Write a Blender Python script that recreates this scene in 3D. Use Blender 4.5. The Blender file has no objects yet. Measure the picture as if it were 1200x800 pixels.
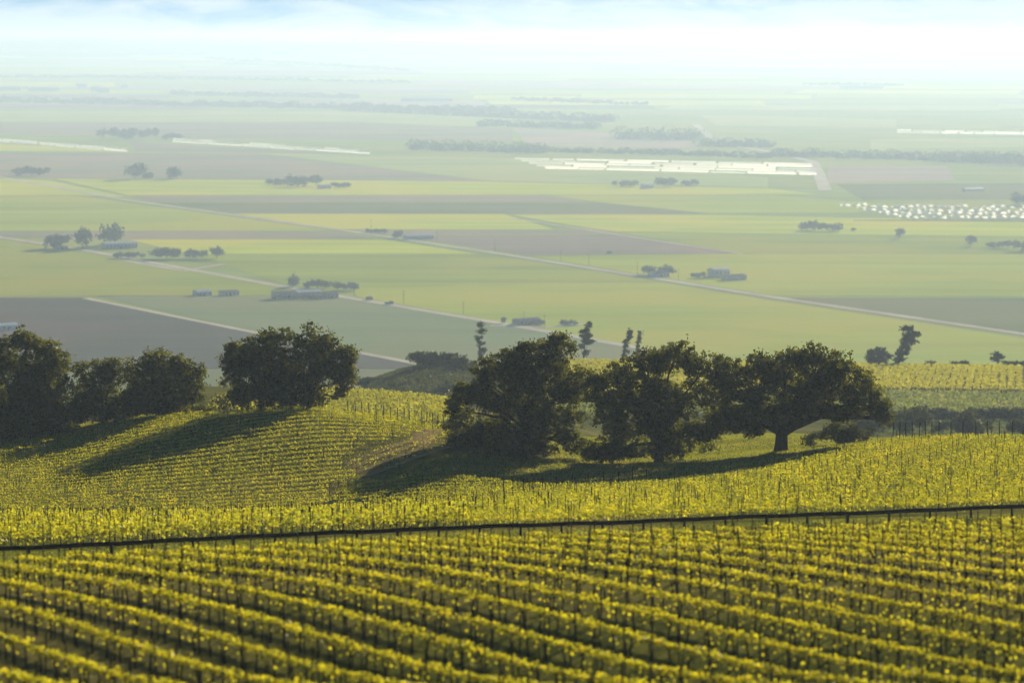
import bpy, math, random
import numpy as np
from mathutils import Vector

R = math.radians
rng = np.random.default_rng(7)
random.seed(7)
scene = bpy.context.scene
COL = scene.collection

# ------------------------------------------------------------------ camera
F = 3333.0                      # focal length in photo pixels (1200 wide)
CAMZ = 150.0
PITCH = math.atan(352 / F)      # horizon at photo row 48
cd = bpy.data.cameras.new('camera'); cam = bpy.data.objects.new('camera', cd); COL.objects.link(cam)
cam.location = (0, 0, CAMZ); cam.rotation_euler = (math.pi / 2 - PITCH, 0, 0)
cd.sensor_width = 36; cd.lens = F / 1200 * 36
cd.clip_start = 0.5; cd.clip_end = 60000
cd.dof.use_dof = True; cd.dof.focus_distance = 350; cd.dof.aperture_fstop = 0.36
scene.camera = cam

# ------------------------------------------------------------------ light
SUN_AZ = R(21)
SUN_EL = R(13.5)
w = bpy.data.worlds.new('World'); scene.world = w; w.use_nodes = True
wt = w.node_tree; wn = wt.nodes; wl = wt.links; wn.clear()
wo = wn.new('ShaderNodeOutputWorld'); bg = wn.new('ShaderNodeBackground')
sky = wn.new('ShaderNodeTexSky'); sky.sky_type = 'NISHITA'; sky.sun_disc = False
sky.sun_elevation = SUN_EL; sky.sun_rotation = SUN_AZ; sky.altitude = 100
sky.air_density = 1.0; sky.dust_density = 1.0; sky.ozone_density = 1.5
bg.inputs['Strength'].default_value = 0.05
tc = wn.new('ShaderNodeTexCoord')
mp = wn.new('ShaderNodeMapping'); mp.inputs['Scale'].default_value = (26, 4, 130)
mp.inputs['Rotation'].default_value = (0, R(-2.0), 0)
nz = wn.new('ShaderNodeTexNoise'); nz.inputs['Scale'].default_value = 1.0
nz.inputs['Detail'].default_value = 7; nz.inputs['Roughness'].default_value = 0.55; nz.inputs['Distortion'].default_value = 0.9
rp = wn.new('ShaderNodeValToRGB'); rp.color_ramp.elements[0].position = 0.36; rp.color_ramp.elements[1].position = 0.58
mx = wn.new('ShaderNodeMix'); mx.data_type = 'RGBA'
CLOUD = mx.inputs['B']; CLOUD.default_value = (8.2, 10.0, 11.8, 1)
hs = wn.new('ShaderNodeHueSaturation'); hs.inputs['Saturation'].default_value = 1.5; hs.inputs['Value'].default_value = 1.0
wl.new(tc.outputs['Generated'], mp.inputs['Vector']); wl.new(mp.outputs[0], nz.inputs['Vector'])
sx = wn.new('ShaderNodeSeparateXYZ'); mr = wn.new('ShaderNodeMapRange'); mm = wn.new('ShaderNodeMath'); mm.operation = 'MULTIPLY'
mr.inputs['From Min'].default_value = 0.02; mr.inputs['From Max'].default_value = 0.06; mr.inputs['To Min'].default_value = 1; mr.inputs['To Max'].default_value = 0
va = wn.new('ShaderNodeVectorMath'); va.operation = 'ADD'; va.inputs[1].default_value = (0, 0, 0.35)
vn = wn.new('ShaderNodeVectorMath'); vn.operation = 'NORMALIZE'
wl.new(tc.outputs['Generated'], sx.inputs[0]); wl.new(sx.outputs['Z'], mr.inputs['Value'])
wl.new(tc.outputs['Generated'], va.inputs[0]); wl.new(va.outputs[0], vn.inputs[0]); wl.new(vn.outputs[0], sky.inputs['Vector'])
wl.new(nz.outputs['Fac'], rp.inputs['Fac']); wl.new(rp.outputs['Color'], mm.inputs[0]); wl.new(mr.outputs[0], mm.inputs[1]); wl.new(mm.outputs[0], mx.inputs['Factor'])
wl.new(sky.outputs[0], hs.inputs['Color']); 
mb_ = wn.new('ShaderNodeMix'); mb_.data_type = 'RGBA'; mb_.inputs['B'].default_value = (3.9, 7.4, 11.0, 1)
m8 = wn.new('ShaderNodeMath'); m8.operation = 'MULTIPLY'; m8.inputs[1].default_value = 0.85; wl.new(mr.outputs[0], m8.inputs[0])
wl.new(m8.outputs[0], mb_.inputs['Factor']); wl.new(hs.outputs[0], mb_.inputs['A']); wl.new(mb_.outputs['Result'], mx.inputs['A'])
wl.new(mx.outputs['Result'], bg.inputs['Color']); wl.new(bg.outputs[0], wo.inputs['Surface'])

sd = bpy.data.lights.new('sun', 'SUN'); so = bpy.data.objects.new('sun', sd); COL.objects.link(so)
sd.energy = 5.0; sd.angle = R(0.6); sd.color = (1.0, 0.87, 0.66)
sdir = Vector((math.sin(SUN_AZ) * math.cos(SUN_EL), math.cos(SUN_AZ) * math.cos(SUN_EL), math.sin(SUN_EL)))
so.rotation_euler = sdir.to_track_quat('Z', 'Y').to_euler()
so.location = (0, 0, 400)

scene.view_settings.view_transform = 'Standard'; scene.view_settings.look = 'None'
scene.view_settings.exposure = 0.72; scene.view_settings.gamma = 1.0
cy = scene.cycles
cy.use_denoising = True
cy.max_bounces = 6; cy.diffuse_bounces = 2; cy.glossy_bounces = 1; cy.transmission_bounces = 4
cy.transparent_max_bounces = 8; cy.volume_bounces = 1
cy.use_adaptive_sampling = True; cy.adaptive_threshold = 0.02

# ------------------------------------------------------------------ helpers
def ray(px, py):
    cx = (px - 600) / F; c = (400 - py) / F
    return cx, math.cos(PITCH) + c * math.sin(PITCH), -math.sin(PITCH) + c * math.cos(PITCH)

def at(px, py, Y):
    dx, dy, dz = ray(px, py); t = Y / dy
    return Vector((dx * t, Y, CAMZ + dz * t))

def project(X, Y, Z):
    z = Z - CAMZ
    f = Y * math.cos(PITCH) - z * math.sin(PITCH); u = Y * math.sin(PITCH) + z * math.cos(PITCH)
    return 600 + F * X / f, 400 - F * u / f

def zof(px, py, Y): return at(px, py, Y).z

def pchip(xs, ys, x):
    xs = np.asarray(xs, float); ys = np.asarray(ys, float)
    h = np.diff(xs); d = np.diff(ys) / h; m = np.zeros(len(xs))
    for i in range(1, len(xs) - 1):
        if d[i - 1] * d[i] > 0:
            w1 = 2 * h[i] + h[i - 1]; w2 = h[i] + 2 * h[i - 1]
            m[i] = (w1 + w2) / (w1 / d[i - 1] + w2 / d[i])
    m[0] = d[0]; m[-1] = d[-1]
    i = np.clip(np.searchsorted(xs, x) - 1, 0, len(xs) - 2)
    t = np.clip((x - xs[i]) / h[i], 0, 1)
    return ((1 + 2 * t) * (1 - t) ** 2) * ys[i] + t * (1 - t) ** 2 * h[i] * m[i] + t * t * (3 - 2 * t) * ys[i + 1] + t * t * (t - 1) * h[i] * m[i + 1]

# hillside profiles: for some bearings (photo column), (distance, photo row) or (distance, None, height)
NEAR = [(-400, None, 148.0), (0, None, 148.0), (20, None, 143.6), (60, None, 133.0), (100, None, 125.0)]
PROF = {
 0:   [(125,800),(133,757),(144,715),(158,683),(174,666),(188,657),(215,640),(250,622),(300,607),(325,582),(350,557),(375,533),(400,512),(415,503),(480,None,81),(600,None,64),(800,None,38),(1100,None,5),(1300,None,-30),(1850,None,-90)],
 200: [(125,800),(133,757),(144,713),(158,680),(174,662),(190,650),(215,634),(250,619),(300,606),(320,580),(340,552),(360,523),(380,500),(395,489),(410,484),(440,None,90),(560,475),(640,456),(760,None,50),(1000,None,14),(1300,None,-30),(1850,None,-90)],
 350: [(125,800),(133,757),(144,711),(158,676),(174,655),(192,641),(215,630),(250,615),(295,604),(315,580),(335,547),(355,513),(372,489),(385,481),(415,None,94),(520,495),(600,470),(660,458),(760,None,48),(1000,None,14),(1300,None,-30),(1850,None,-90)],
 430: [(125,800),(133,757),(144,710),(158,674),(174,653),(193,638),(215,626),(250,612),(292,602),(312,578),(332,548),(352,517),(370,496),(385,490),(415,None,93),(520,498),(600,474),(655,463),(760,None,47),(900,450),(1100,None,8),(1300,None,-28),(1850,None,-90)],
 520: [(125,800),(133,757),(144,710),(158,673),(174,651),(194,633),(215,621),(250,606),(290,594),(310,573),(330,548),(350,523),(370,507),(385,503),(415,None,90),(520,500),(600,480),(650,472),(760,None,46),(830,460),(900,428),(960,None,38),(1150,None,2),(1300,None,-25),(1850,None,-90)],
 620: [(125,800),(133,757),(144,710),(158,672),(174,649),(196,629),(215,616),(250,600),(285,587),(310,569),(335,548),(360,529),(385,520),(410,516),(520,502),(640,489),(760,None,47),(840,466),(990,428),(1050,None,25),(1300,None,-22),(1850,None,-90)],
 760: [(125,800),(133,757),(144,710),(158,672),(174,647),(198,622),(215,609),(245,596),(280,579),(310,562),(345,543),(375,530),(400,524),(440,None,88),(600,None,64),(800,480),(980,422),(1030,None,30),(1300,None,-22),(1850,None,-90)],
 915: [(125,800),(133,758),(144,711),(158,672),(175,646),(201,616),(218,603),(250,580),(290,555),(325,537),(345,529),(365,526),(400,None,94),(640,514),(760,486),(985,430),(1030,None,29),(1300,None,-22),(1850,None,-90)],
 1050:[(125,800),(133,758),(144,712),(158,672),(175,645),(204,611),(222,600),(250,577),(285,549),(315,529),(335,519),(350,516),(385,None,96),(600,520),(650,512),(755,486),(985,431),(1035,427),(1080,None,20),(1300,None,-22),(1850,None,-90)],
 1200:[(125,800),(133,758),(144,712),(158,672),(175,644),(207,606),(225,595),(252,575),(285,549),(315,530),(335,519),(350,516),(385,None,96),(600,520),(650,512),(755,488),(985,433),(1035,428),(1080,None,20),(1300,None,-22),(1850,None,-90)],
}
PX = sorted(PROF)
def _k(px):
    ks = list(NEAR)
    for k in PROF[px]:
        ks.append((k[0], None, k[2]) if len(k) == 3 else (k[0], None, zof(px, k[1], k[0])))
    return [k[0] for k in ks], [k[2] for k in ks]
KN = [_k(p) for p in PX]
FARY = [1850, 11200, 14000, 17000, 19500, 22000, 24000, 26000, 27500]
FARZ = [-90, -90, -64, -44, -14, 31, 71, 119, 105]

def H(X, Y):
    X = np.atleast_1d(np.asarray(X, float)); Y = np.atleast_1d(np.asarray(Y, float))
    X, Y = np.broadcast_arrays(X, Y)
    px = 600 + F * 1.005 * X / np.maximum(Y, 110)
    cols = np.stack([pchip(a, b, np.minimum(Y, 1850)) for a, b in KN])
    near = np.zeros(X.shape)
    # smooth blend between bearings (Hermite, flat beyond the ends)
    p = np.clip(px, PX[0], PX[-1]); i = np.clip(np.searchsorted(PX, p) - 1, 0, len(PX) - 2)
    P = np.array(PX, float); idx = np.arange(X.size).reshape(X.shape) if X.ndim else 0
    cf = cols.reshape(len(PX), -1); ff = np.arange(cf.shape[1]); i = i.ravel(); pf = p.ravel()
    im = np.maximum(i - 1, 0); ip = np.minimum(i + 2, len(PX) - 1)
    h = P[i + 1] - P[i]; t = (pf - P[i]) / h
    c0 = cf[i, ff]; c1 = cf[i + 1, ff]
    m0 = np.where(i > 0, (c1 - cf[im, ff]) / (P[i + 1] - P[im] + 1e-9), 0.0)
    m1 = np.where(i < len(PX) - 2, (cf[ip, ff] - c0) / (P[ip] - P[i] + 1e-9), 0.0)
    near = ((1 + 2 * t) * (1 - t) ** 2 * c0 + t * (1 - t) ** 2 * h * m0 + t * t * (3 - 2 * t) * c1 + t * t * (t - 1) * h * m1).reshape(X.shape)
    near = np.where(Y < 1850, near, 0)
    far = np.interp(Y, FARY, FARZ)
    rid = np.clip((Y - 22500) / 3000, 0, 1) * (58 * np.exp(-((X + 3600) / 1700.0) ** 2) + 30 * np.exp(-((X + 900) / 700.0) ** 2) + 26 * np.exp(-((X - 3300) / 1500.0) ** 2) - 6 + 5 * np.sin(X / 430.0) + 3 * np.sin(X / 170.0))
    return np.where(Y < 1850, near, far + rid)

def h1(x, y): return float(H(x, y)[0])

YS = np.concatenate([np.arange(118, 1850, 1.0), np.arange(1850, 27400, 10.0)])
def hit(px, py, ymin=0):
    """first ground point along the sight line through a place in the photograph"""
    dx, dy, dz = ray(px, py); ys = YS[YS >= ymin]
    g = H(dx / dy * ys, ys); rz = CAMZ + dz / dy * ys
    b = np.nonzero(rz <= g)[0]
    if len(b) == 0: i = len(ys) - 1; Y = ys[i]
    else:
        i = b[0]
        if i == 0: Y = ys[0]
        else:
            a0 = rz[i - 1] - g[i - 1]; a1 = g[i] - rz[i]; Y = ys[i - 1] + (ys[i] - ys[i - 1]) * a0 / (a0 + a1 + 1e-9)
    X = dx / dy * Y
    return Vector((X, Y, h1(X, Y)))

def flat(px, py):
    """point of the valley floor (and its far side) seen at a place in the photograph"""
    return hit(px, py, 1850)

# ---- materials
def material(name, c1, c2=None, scale=1.0, rough=0.9, stretch=(1, 1, 1), bump=0.0, detail=5, p=(0.35, 0.65), spec=0.0, c3=None, scale3=0.01, rot=0):
    m = bpy.data.materials.new(name); m.use_nodes = True
    n = m.node_tree.nodes; l = m.node_tree.links; b = n['Principled BSDF']
    b.inputs['Roughness'].default_value = rough; b.inputs['Specular IOR Level'].default_value = spec
    c2 = c2 or tuple(x * 0.75 for x in c1)
    t = n.new('ShaderNodeTexCoord'); mpp = n.new('ShaderNodeMapping'); mpp.inputs['Scale'].default_value = stretch; mpp.inputs['Rotation'].default_value = (0, 0, rot)
    z = n.new('ShaderNodeTexNoise'); z.inputs['Scale'].default_value = scale; z.inputs['Detail'].default_value = detail
    r = n.new('ShaderNodeValToRGB')
    r.color_ramp.elements[0].position = p[0]; r.color_ramp.elements[1].position = p[1]
    r.color_ramp.elements[0].color = (*c2, 1); r.color_ramp.elements[1].color = (*c1, 1)
    l.new(t.outputs['Object'], mpp.inputs[0]); l.new(mpp.outputs[0], z.inputs['Vector']); l.new(z.outputs['Fac'], r.inputs['Fac'])
    out = r.outputs['Color']
    if c3:
        z3 = n.new('ShaderNodeTexNoise'); z3.inputs['Scale'].default_value = scale3; z3.inputs['Detail'].default_value = 4
        l.new(t.outputs['Object'], z3.inputs['Vector'])
        r3 = n.new('ShaderNodeValToRGB'); r3.color_ramp.elements[0].position = 0.45; r3.color_ramp.elements[1].position = 0.62
        l.new(z3.outputs['Fac'], r3.inputs['Fac'])
        k = n.new('ShaderNodeMix'); k.data_type = 'RGBA'; k.inputs['B'].default_value = (*c3, 1)
        l.new(r3.outputs['Color'], k.inputs['Factor']); l.new(out, k.inputs['A']); out = k.outputs['Result']
    l.new(out, b.inputs['Base Color'])
    if bump:
        bb = n.new('ShaderNodeBump'); bb.inputs['Strength'].default_value = bump; bb.inputs['Distance'].default_value = 0.3
        l.new(z.outputs['Fac'], bb.inputs['Height']); l.new(bb.outputs[0], b.inputs['Normal'])
    return m

def leaf_material(name, c1, c2, c3, trans, tfac=0.5, scale=0.6):
    """leaf: diffuse face and light coming through from behind; tint varies clump by clump"""
    m = bpy.data.materials.new(name); m.use_nodes = True
    n = m.node_tree.nodes; l = m.node_tree.links; n.clear()
    o = n.new('ShaderNodeOutputMaterial'); t = n.new('ShaderNodeTexCoord')
    z = n.new('ShaderNodeTexNoise'); z.inputs['Scale'].default_value = scale; z.inputs['Detail'].default_value = 6; z.inputs['Roughness'].default_value = 0.7
    r = n.new('ShaderNodeValToRGB')
    e = r.color_ramp.elements; e[0].position = 0.34; e[0].color = (*c1, 1); e[1].position = 0.66; e[1].color = (*c3, 1)
    q = e.new(0.5); q.color = (*c2, 1)
    l.new(t.outputs['Object'], z.inputs['Vector']); l.new(z.outputs['Fac'], r.inputs['Fac'])
    d = n.new('ShaderNodeBsdfDiffuse'); tr = n.new('ShaderNodeBsdfTranslucent'); g = n.new('ShaderNodeBsdfGlossy')
    g.inputs['Roughness'].default_value = 0.45; g.inputs['Color'].default_value = (1, 1, 1, 1)
    mt = n.new('ShaderNodeMix'); mt.data_type = 'RGBA'; mt.blend_type = 'MULTIPLY'; mt.inputs['Factor'].default_value = 1
    mt.inputs['B'].default_value = (*trans, 1)
    l.new(r.outputs[0], d.inputs['Color']); l.new(r.outputs[0], mt.inputs['A']); l.new(mt.outputs['Result'], tr.inputs['Color'])
    a = n.new('ShaderNodeMixShader'); a.inputs[0].default_value = tfac
    l.new(d.outputs[0], a.inputs[1]); l.new(tr.outputs[0], a.inputs[2])
    b = n.new('ShaderNodeMixShader'); b.inputs[0].default_value = 0.02
    l.new(a.outputs[0], b.inputs[1]); l.new(g.outputs[0], b.inputs[2]); l.new(b.outputs[0], o.inputs['Surface'])
    return m

M = {}
M['ground'] = material('grass ground', (0.150, 0.150, 0.028), (0.075, 0.085, 0.016), 0.35, bump=0.5, c3=(0.17, 0.15, 0.045), scale3=0.03)
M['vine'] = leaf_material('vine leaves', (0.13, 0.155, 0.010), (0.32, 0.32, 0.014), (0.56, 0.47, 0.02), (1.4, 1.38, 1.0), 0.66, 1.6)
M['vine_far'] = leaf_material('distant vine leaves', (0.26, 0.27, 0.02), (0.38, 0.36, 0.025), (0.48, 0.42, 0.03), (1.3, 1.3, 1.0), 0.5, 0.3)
M['vine_near'] = leaf_material('golden vine leaves', (0.18, 0.20, 0.010), (0.42, 0.39, 0.014), (0.64, 0.53, 0.02), (1.38, 1.38, 1.0), 0.66, 2.2)
M['wood'] = material('weathered post wood', (0.085, 0.065, 0.045), (0.04, 0.03, 0.022), 9, stretch=(1, 1, 0.2))
M['bark'] = material('oak bark', (0.07, 0.055, 0.04), (0.03, 0.024, 0.018), 3, stretch=(1, 1, 0.3), bump=0.6)
M['rail'] = material('dark pipe', (0.030, 0.024, 0.018), (0.018, 0.014, 0.010), 2, rough=0.7)
M['wire'] = material('dull wire', (0.12, 0.11, 0.10), None, 2, rough=0.5)
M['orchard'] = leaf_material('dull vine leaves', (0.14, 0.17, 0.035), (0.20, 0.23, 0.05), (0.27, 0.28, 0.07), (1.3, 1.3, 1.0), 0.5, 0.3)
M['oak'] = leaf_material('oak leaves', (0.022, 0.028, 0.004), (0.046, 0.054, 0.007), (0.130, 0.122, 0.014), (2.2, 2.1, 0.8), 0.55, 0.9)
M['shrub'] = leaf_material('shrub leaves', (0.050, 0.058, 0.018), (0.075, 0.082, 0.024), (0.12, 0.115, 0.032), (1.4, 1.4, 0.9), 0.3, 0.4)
M['euc'] = leaf_material('eucalyptus leaves', (0.045, 0.058, 0.030), (0.065, 0.080, 0.040), (0.09, 0.10, 0.05), (1.3, 1.3, 1.0), 0.3, 0.3)
M['fartree'] = leaf_material('distant tree leaves', (0.045, 0.065, 0.03), (0.065, 0.09, 0.04), (0.09, 0.11, 0.05), (1.2, 1.2, 1.0), 0.25, 0.08)
M['dirt'] = material('dirt', (0.34, 0.25, 0.12), (0.20, 0.16, 0.06), 0.5)
M['farroad'] = material('pale dirt road', (0.72, 0.64, 0.46), (0.58, 0.50, 0.36), 0.02)
def plastic_material():
    m = bpy.data.materials.new('white plastic sheeting'); m.use_nodes = True; n = m.node_tree.nodes; l = m.node_tree.links; n.clear()
    o = n.new('ShaderNodeOutputMaterial'); d = n.new('ShaderNodeBsdfDiffuse'); t = n.new('ShaderNodeBsdfTranslucent'); g = n.new('ShaderNodeBsdfGlossy')
    d.inputs[0].default_value = (.93, .92, .90, 1); t.inputs[0].default_value = (.93, .92, .90, 1); g.inputs['Roughness'].default_value = 0.75
    a = n.new('ShaderNodeMixShader'); a.inputs[0].default_value = 0.72; b = n.new('ShaderNodeMixShader'); b.inputs[0].default_value = 0.1
    l.new(d.outputs[0], a.inputs[1]); l.new(t.outputs[0], a.inputs[2]); l.new(a.outputs[0], b.inputs[1]); l.new(g.outputs[0], b.inputs[2]); l.new(b.outputs[0], o.inputs[0])
    return m
M['plastic'] = plastic_material()
M['wall'] = material('pale painted wall', (0.62, 0.60, 0.54), (0.50, 0.48, 0.42), 0.4)
M['tan'] = material('tan wall', (0.36, 0.29, 0.20), None, 0.4)
M['roof'] = material('grey roof', (0.25, 0.24, 0.23), (0.18, 0.17, 0.17), 0.5)
M['roofw'] = material('pale metal roof', (0.72, 0.72, 0.70), (0.60, 0.60, 0.58), 0.3, rough=0.4, spec=0.5)
M['glass'] = material('dark glass', (0.03, 0.035, 0.04), None, 1, rough=0.1, spec=0.5)
M['door'] = material('brown door', (0.12, 0.07, 0.04), None, 1)

# ---- mesh helpers
def mesh_np(name, V, Fq, mat, parent=None, smooth=False):
    me = bpy.data.meshes.new(name)
    V = np.asarray(V, np.float32); Fq = np.asarray(Fq, np.int32); k = Fq.shape[1]
    me.vertices.add(len(V)); me.vertices.foreach_set('co', V.ravel())
    me.loops.add(Fq.size); me.loops.foreach_set('vertex_index', Fq.ravel())
    me.polygons.add(len(Fq)); me.polygons.foreach_set('loop_start', np.arange(0, Fq.size, k, dtype=np.int32))
    me.polygons.foreach_set('loop_total', np.full(len(Fq), k, np.int32))
    if smooth: me.polygons.foreach_set('use_smooth', np.ones(len(Fq), bool))
    me.materials.append(mat); me.update(calc_edges=True); me.validate()
    o = bpy.data.objects.new(name, me); COL.objects.link(o)
    if parent: o.parent = parent
    return o

class MB:
    def __init__(s): s.v = []; s.f = []
    def add(s, V, Fs):
        b = len(s.v); s.v += [tuple(p) for p in V]; s.f += [tuple(b + i for i in f) for f in Fs]
    def box(s, c, d, rz=0):
        ca, sa = math.cos(rz), math.sin(rz); V = []
        for z in (-.5, .5):
            for x, y in ((-.5, -.5), (.5, -.5), (.5, .5), (-.5, .5)):
                X, Y = x * d[0], y * d[1]; V.append((c[0] + X * ca - Y * sa, c[1] + X * sa + Y * ca, c[2] + z * d[2]))
        s.add(V, [(3, 2, 1, 0), (4, 5, 6, 7), (0, 1, 5, 4), (1, 2, 6, 5), (2, 3, 7, 6), (3, 0, 4, 7)])
    def tube(s, pts, rad, n=7):
        pts = [Vector(p) for p in pts]; rings = []
        for i, p in enumerate(pts):
            t = (pts[min(i + 1, len(pts) - 1)] - pts[max(i - 1, 0)]).normalized()
            a = t.cross(Vector((0.3, 0.9, 0.15)) if abs(t.z) > 0.8 else Vector((0, 0, 1))).normalized(); b = t.cross(a)
            r = rad[i] if hasattr(rad, '__len__') else rad
            rings.append([p + (a * math.cos(q) + b * math.sin(q)) * r for q in [2 * math.pi * j / n for j in range(n)]])
        V = [v for rg in rings for v in rg]; Fs = []
        for i in range(len(rings) - 1):
            for j in range(n): Fs.append((i * n + j, i * n + (j + 1) % n, (i + 1) * n + (j + 1) % n, (i + 1) * n + j))
        Fs.append(tuple(range(n - 1, -1, -1))); Fs.append(tuple((len(rings) - 1) * n + j for j in range(n)))
        s.add(V, Fs)
    def build(s, name, mat, parent=None, smooth=False):
        me = bpy.data.meshes.new(name); me.from_pydata(s.v, [], s.f); me.materials.append(mat); me.update()
        if smooth:
            me.polygons.foreach_set('use_smooth', [True] * len(me.polygons))
        o = bpy.data.objects.new(name, me); COL.objects.link(o)
        if parent: o.parent = parent
        return o

def tag(o, label=None, cat=None, group=None, kind=None):
    if label: o['label'] = label
    if cat: o['category'] = cat
    if group: o['group'] = group
    if kind: o['kind'] = kind
    return o
def empty(name, loc, rz=0):
    o = bpy.data.objects.new(name, None); COL.objects.link(o); o.location = loc; o.rotation_euler = (0, 0, rz)
    o.empty_display_size = 0.5; return o

def leaves(C, size, flatness=0.0, aspect=0.6, var=0.35):
    """N small pointed leaf faces at C (N,3)"""
    n = len(C); d = rng.normal(size=(n, 3)); d[:, 2] *= (1 - flatness * 0.5); d /= np.linalg.norm(d, axis=1)[:, None]
    e = rng.normal(size=(n, 3)); e -= (e * d).sum(1)[:, None] * d; e /= np.linalg.norm(e, axis=1)[:, None]
    s = (size * (1 + var * rng.uniform(-1, 1, n)))[:, None]
    nrm = np.cross(d, e)
    V = np.stack([C - d * s, C + e * s * aspect + nrm * s * 0.15, C + d * s, C - e * s * aspect + nrm * s * 0.15], 1).reshape(-1, 3)
    Fq = np.arange(4 * n).reshape(n, 4)
    return V, Fq

def cloud(ell, dens, sub=0.55, ls=0.16, fill=0.25):
    """leaf centres clumped over the shells of ellipsoids [(c, (rx,ry,rz))]"""
    out = []
    for c, r in ell:
        r = np.array(r, float); nl = 11 if r.max() > 1.6 else 4
        d = rng.normal(size=(nl, 3)); d[:, 2] = d[:, 2] * .8 + .15; d /= np.linalg.norm(d, axis=1)[:, None]
        L = [(np.array(c), r * 0.72)] + [(np.array(c) + d[i] * r * rng.uniform(.68, .88), np.full(3, r.mean()) * rng.uniform(.26, .48) * np.array([1.1, 1.1, .8])) for i in range(nl)]
        for lc, lr in L:
            area = 4 * math.pi * (((lr[0] * lr[1]) ** 1.6 + (lr[0] * lr[2]) ** 1.6 + (lr[1] * lr[2]) ** 1.6) / 3) ** (1 / 1.6)
            ncl = max(4, int(area / (sub * sub) * 0.62))
            dd = rng.normal(size=(ncl, 3)); dd /= np.linalg.norm(dd, axis=1)[:, None]
            rad = np.where(rng.random(ncl) < fill, rng.uniform(0.3, 0.85, ncl), rng.normal(0.98, 0.10, ncl))
            cc = lc + dd * lr * rad[:, None]; k = max(3, int(dens * .62))
            csz = sub * rng.uniform(0.4, 1.05, ncl)
            p = rng.normal(size=(ncl, k, 3)) * 0.42 * csz[:, None, None] * np.array([1, 1, 0.7])
            out.append((cc[:, None, :] + p).reshape(-1, 3))
    return np.concatenate(out)

# ================================================================== SETTING: ground
s_side = np.concatenate([np.linspace(-0.85, -0.24, 40), np.linspace(-0.235, 0.235, 230), np.linspace(0.24, 0.85, 40)])
ylev = np.concatenate([np.linspace(-400, 90, 30), np.arange(100, 440, 1.6), np.arange(440, 1100, 8), np.arange(1100, 1850, 25), [1850, 2400, 3200, 4200, 5500, 7000, 9000, 11200, 12600, 14000, 15500, 17000, 18200, 19500, 20800, 22000, 22500, 23200, 24000, 24600, 25300, 26000, 26700, 27500]])
GY, GS = np.meshgrid(ylev, s_side, indexing='ij')
GX = np.clip(GS * np.maximum(GY, 0) + GS * 130, -12800 + 0.01 * np.abs(GS), 12800) + GS * 0.001
GX = np.where(np.abs(GX) > 12700, np.sign(GX) * (12000 + 900 * np.abs(GS)), GX)
GZ = H(GX, GY)
nb, nc = GY.shape
V = np.stack([GX, GY, GZ], -1).reshape(-1, 3)
I = np.arange(nb * nc).reshape(nb, nc)
Fq = np.stack([I[:-1, :-1], I[:-1, 1:], I[1:, 1:], I[1:, :-1]], -1).reshape(-1, 4)
tag(mesh_np('ground', V, Fq, M['ground'], smooth=True), kind='structure')

# ---- the haze box round everything up to just above the camera
HX, HY0, HY1, HZ0, HZ1 = 13200, -420, 27800, -93, 215
mb = MB(); mb.box(((0), (HY0 + HY1) / 2, (HZ0 + HZ1) / 2), (2 * HX, HY1 - HY0, HZ1 - HZ0))
hm = bpy.data.materials.new('haze'); hm.use_nodes = True; hn = hm.node_tree.nodes; hn.clear()
ho = hn.new('ShaderNodeOutputMaterial'); pv = hn.new('ShaderNodeVolumePrincipled')
pv.inputs['Color'].default_value = (0.60, 0.78, 1.0, 1); pv.inputs['Density'].default_value = 0.000086; pv.inputs['Anisotropy'].default_value = 0.34
hm.node_tree.links.new(pv.outputs[0], ho.inputs['Volume'])
hm.cycles.homogeneous_volume = True
hz = tag(mb.build('haze', hm), kind='stuff')
hz.display_type = 'WIRE'

# ---- draped sheets: fields and roads
def clip_poly_y(poly, y0, y1):
    def cut(P, yc, keep_above):
        out = []
        for i in range(len(P)):
            a, b = P[i], P[(i + 1) % len(P)]
            ia = (a[1] >= yc) == keep_above; ib = (b[1] >= yc) == keep_above
            if ia: out.append(a)
            if ia != ib:
                t = (yc - a[1]) / (b[1] - a[1]); out.append((a[0] + t * (b[0] - a[0]), yc))
        return out
    P = cut(poly, y0, True)
    return cut(P, y1, False) if len(P) > 2 else P

def sheet(name, poly, mat, lift, kind='structure', label=None):
    """thin slab-like sheet over the (piecewise plane) valley floor; crops stand `lift` above the soil"""
    mbb = MB(); br = FARY[:-1]
    for a, b in zip(br[:-1], br[1:]):
        P = clip_poly_y([(p[0], p[1]) for p in poly], a, b)
        if len(P) > 2:
            mbb.add([(x, y, float(np.interp(y, FARY, FARZ)) + lift) for x, y in P], [tuple(range(len(P)))])
    if not mbb.v: return None
    o = mbb.build(name, mat); tag(o, kind=kind); return o

def ipoly(pts): return [tuple(flat(x, y))[:2] for x, y in pts]

def crop(name, c, v=0.74, sc=0.014, st=(0.18, 1, 1)):
    return material(name, c, tuple(k * v for k in c), sc, stretch=st, rot=random.choice((0.0, 0.0, -1.07)), p=(0.3, 0.7), detail=8, c3=(c[0] * 1.12, c[1] * 0.92, c[2] * 0.95), scale3=0.0035)
G_mid = crop('green crop', (0.48, 0.56, 0.03)); G_dark = crop('darker green crop', (0.40, 0.47, 0.03))
G_yel = crop('yellow green crop', (0.64, 0.70, 0.03)); G_sage = crop('sage green crop', (0.26, 0.32, 0.12), 0.85)
S_dark = crop('dark tilled soil', (0.120, 0.110, 0.066)); S_brown = crop('brown soil', (0.37, 0.34, 0.19))
S_pink = crop('pale fallow soil', (0.36, 0.29, 0.20)); G_grey = crop('grey green crop', (0.23, 0.26, 0.085))
G_pale = crop('pale green crop', (0.48, 0.56, 0.15)); S_tan = crop('tan stubble', (0.50, 0.42, 0.28))
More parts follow.
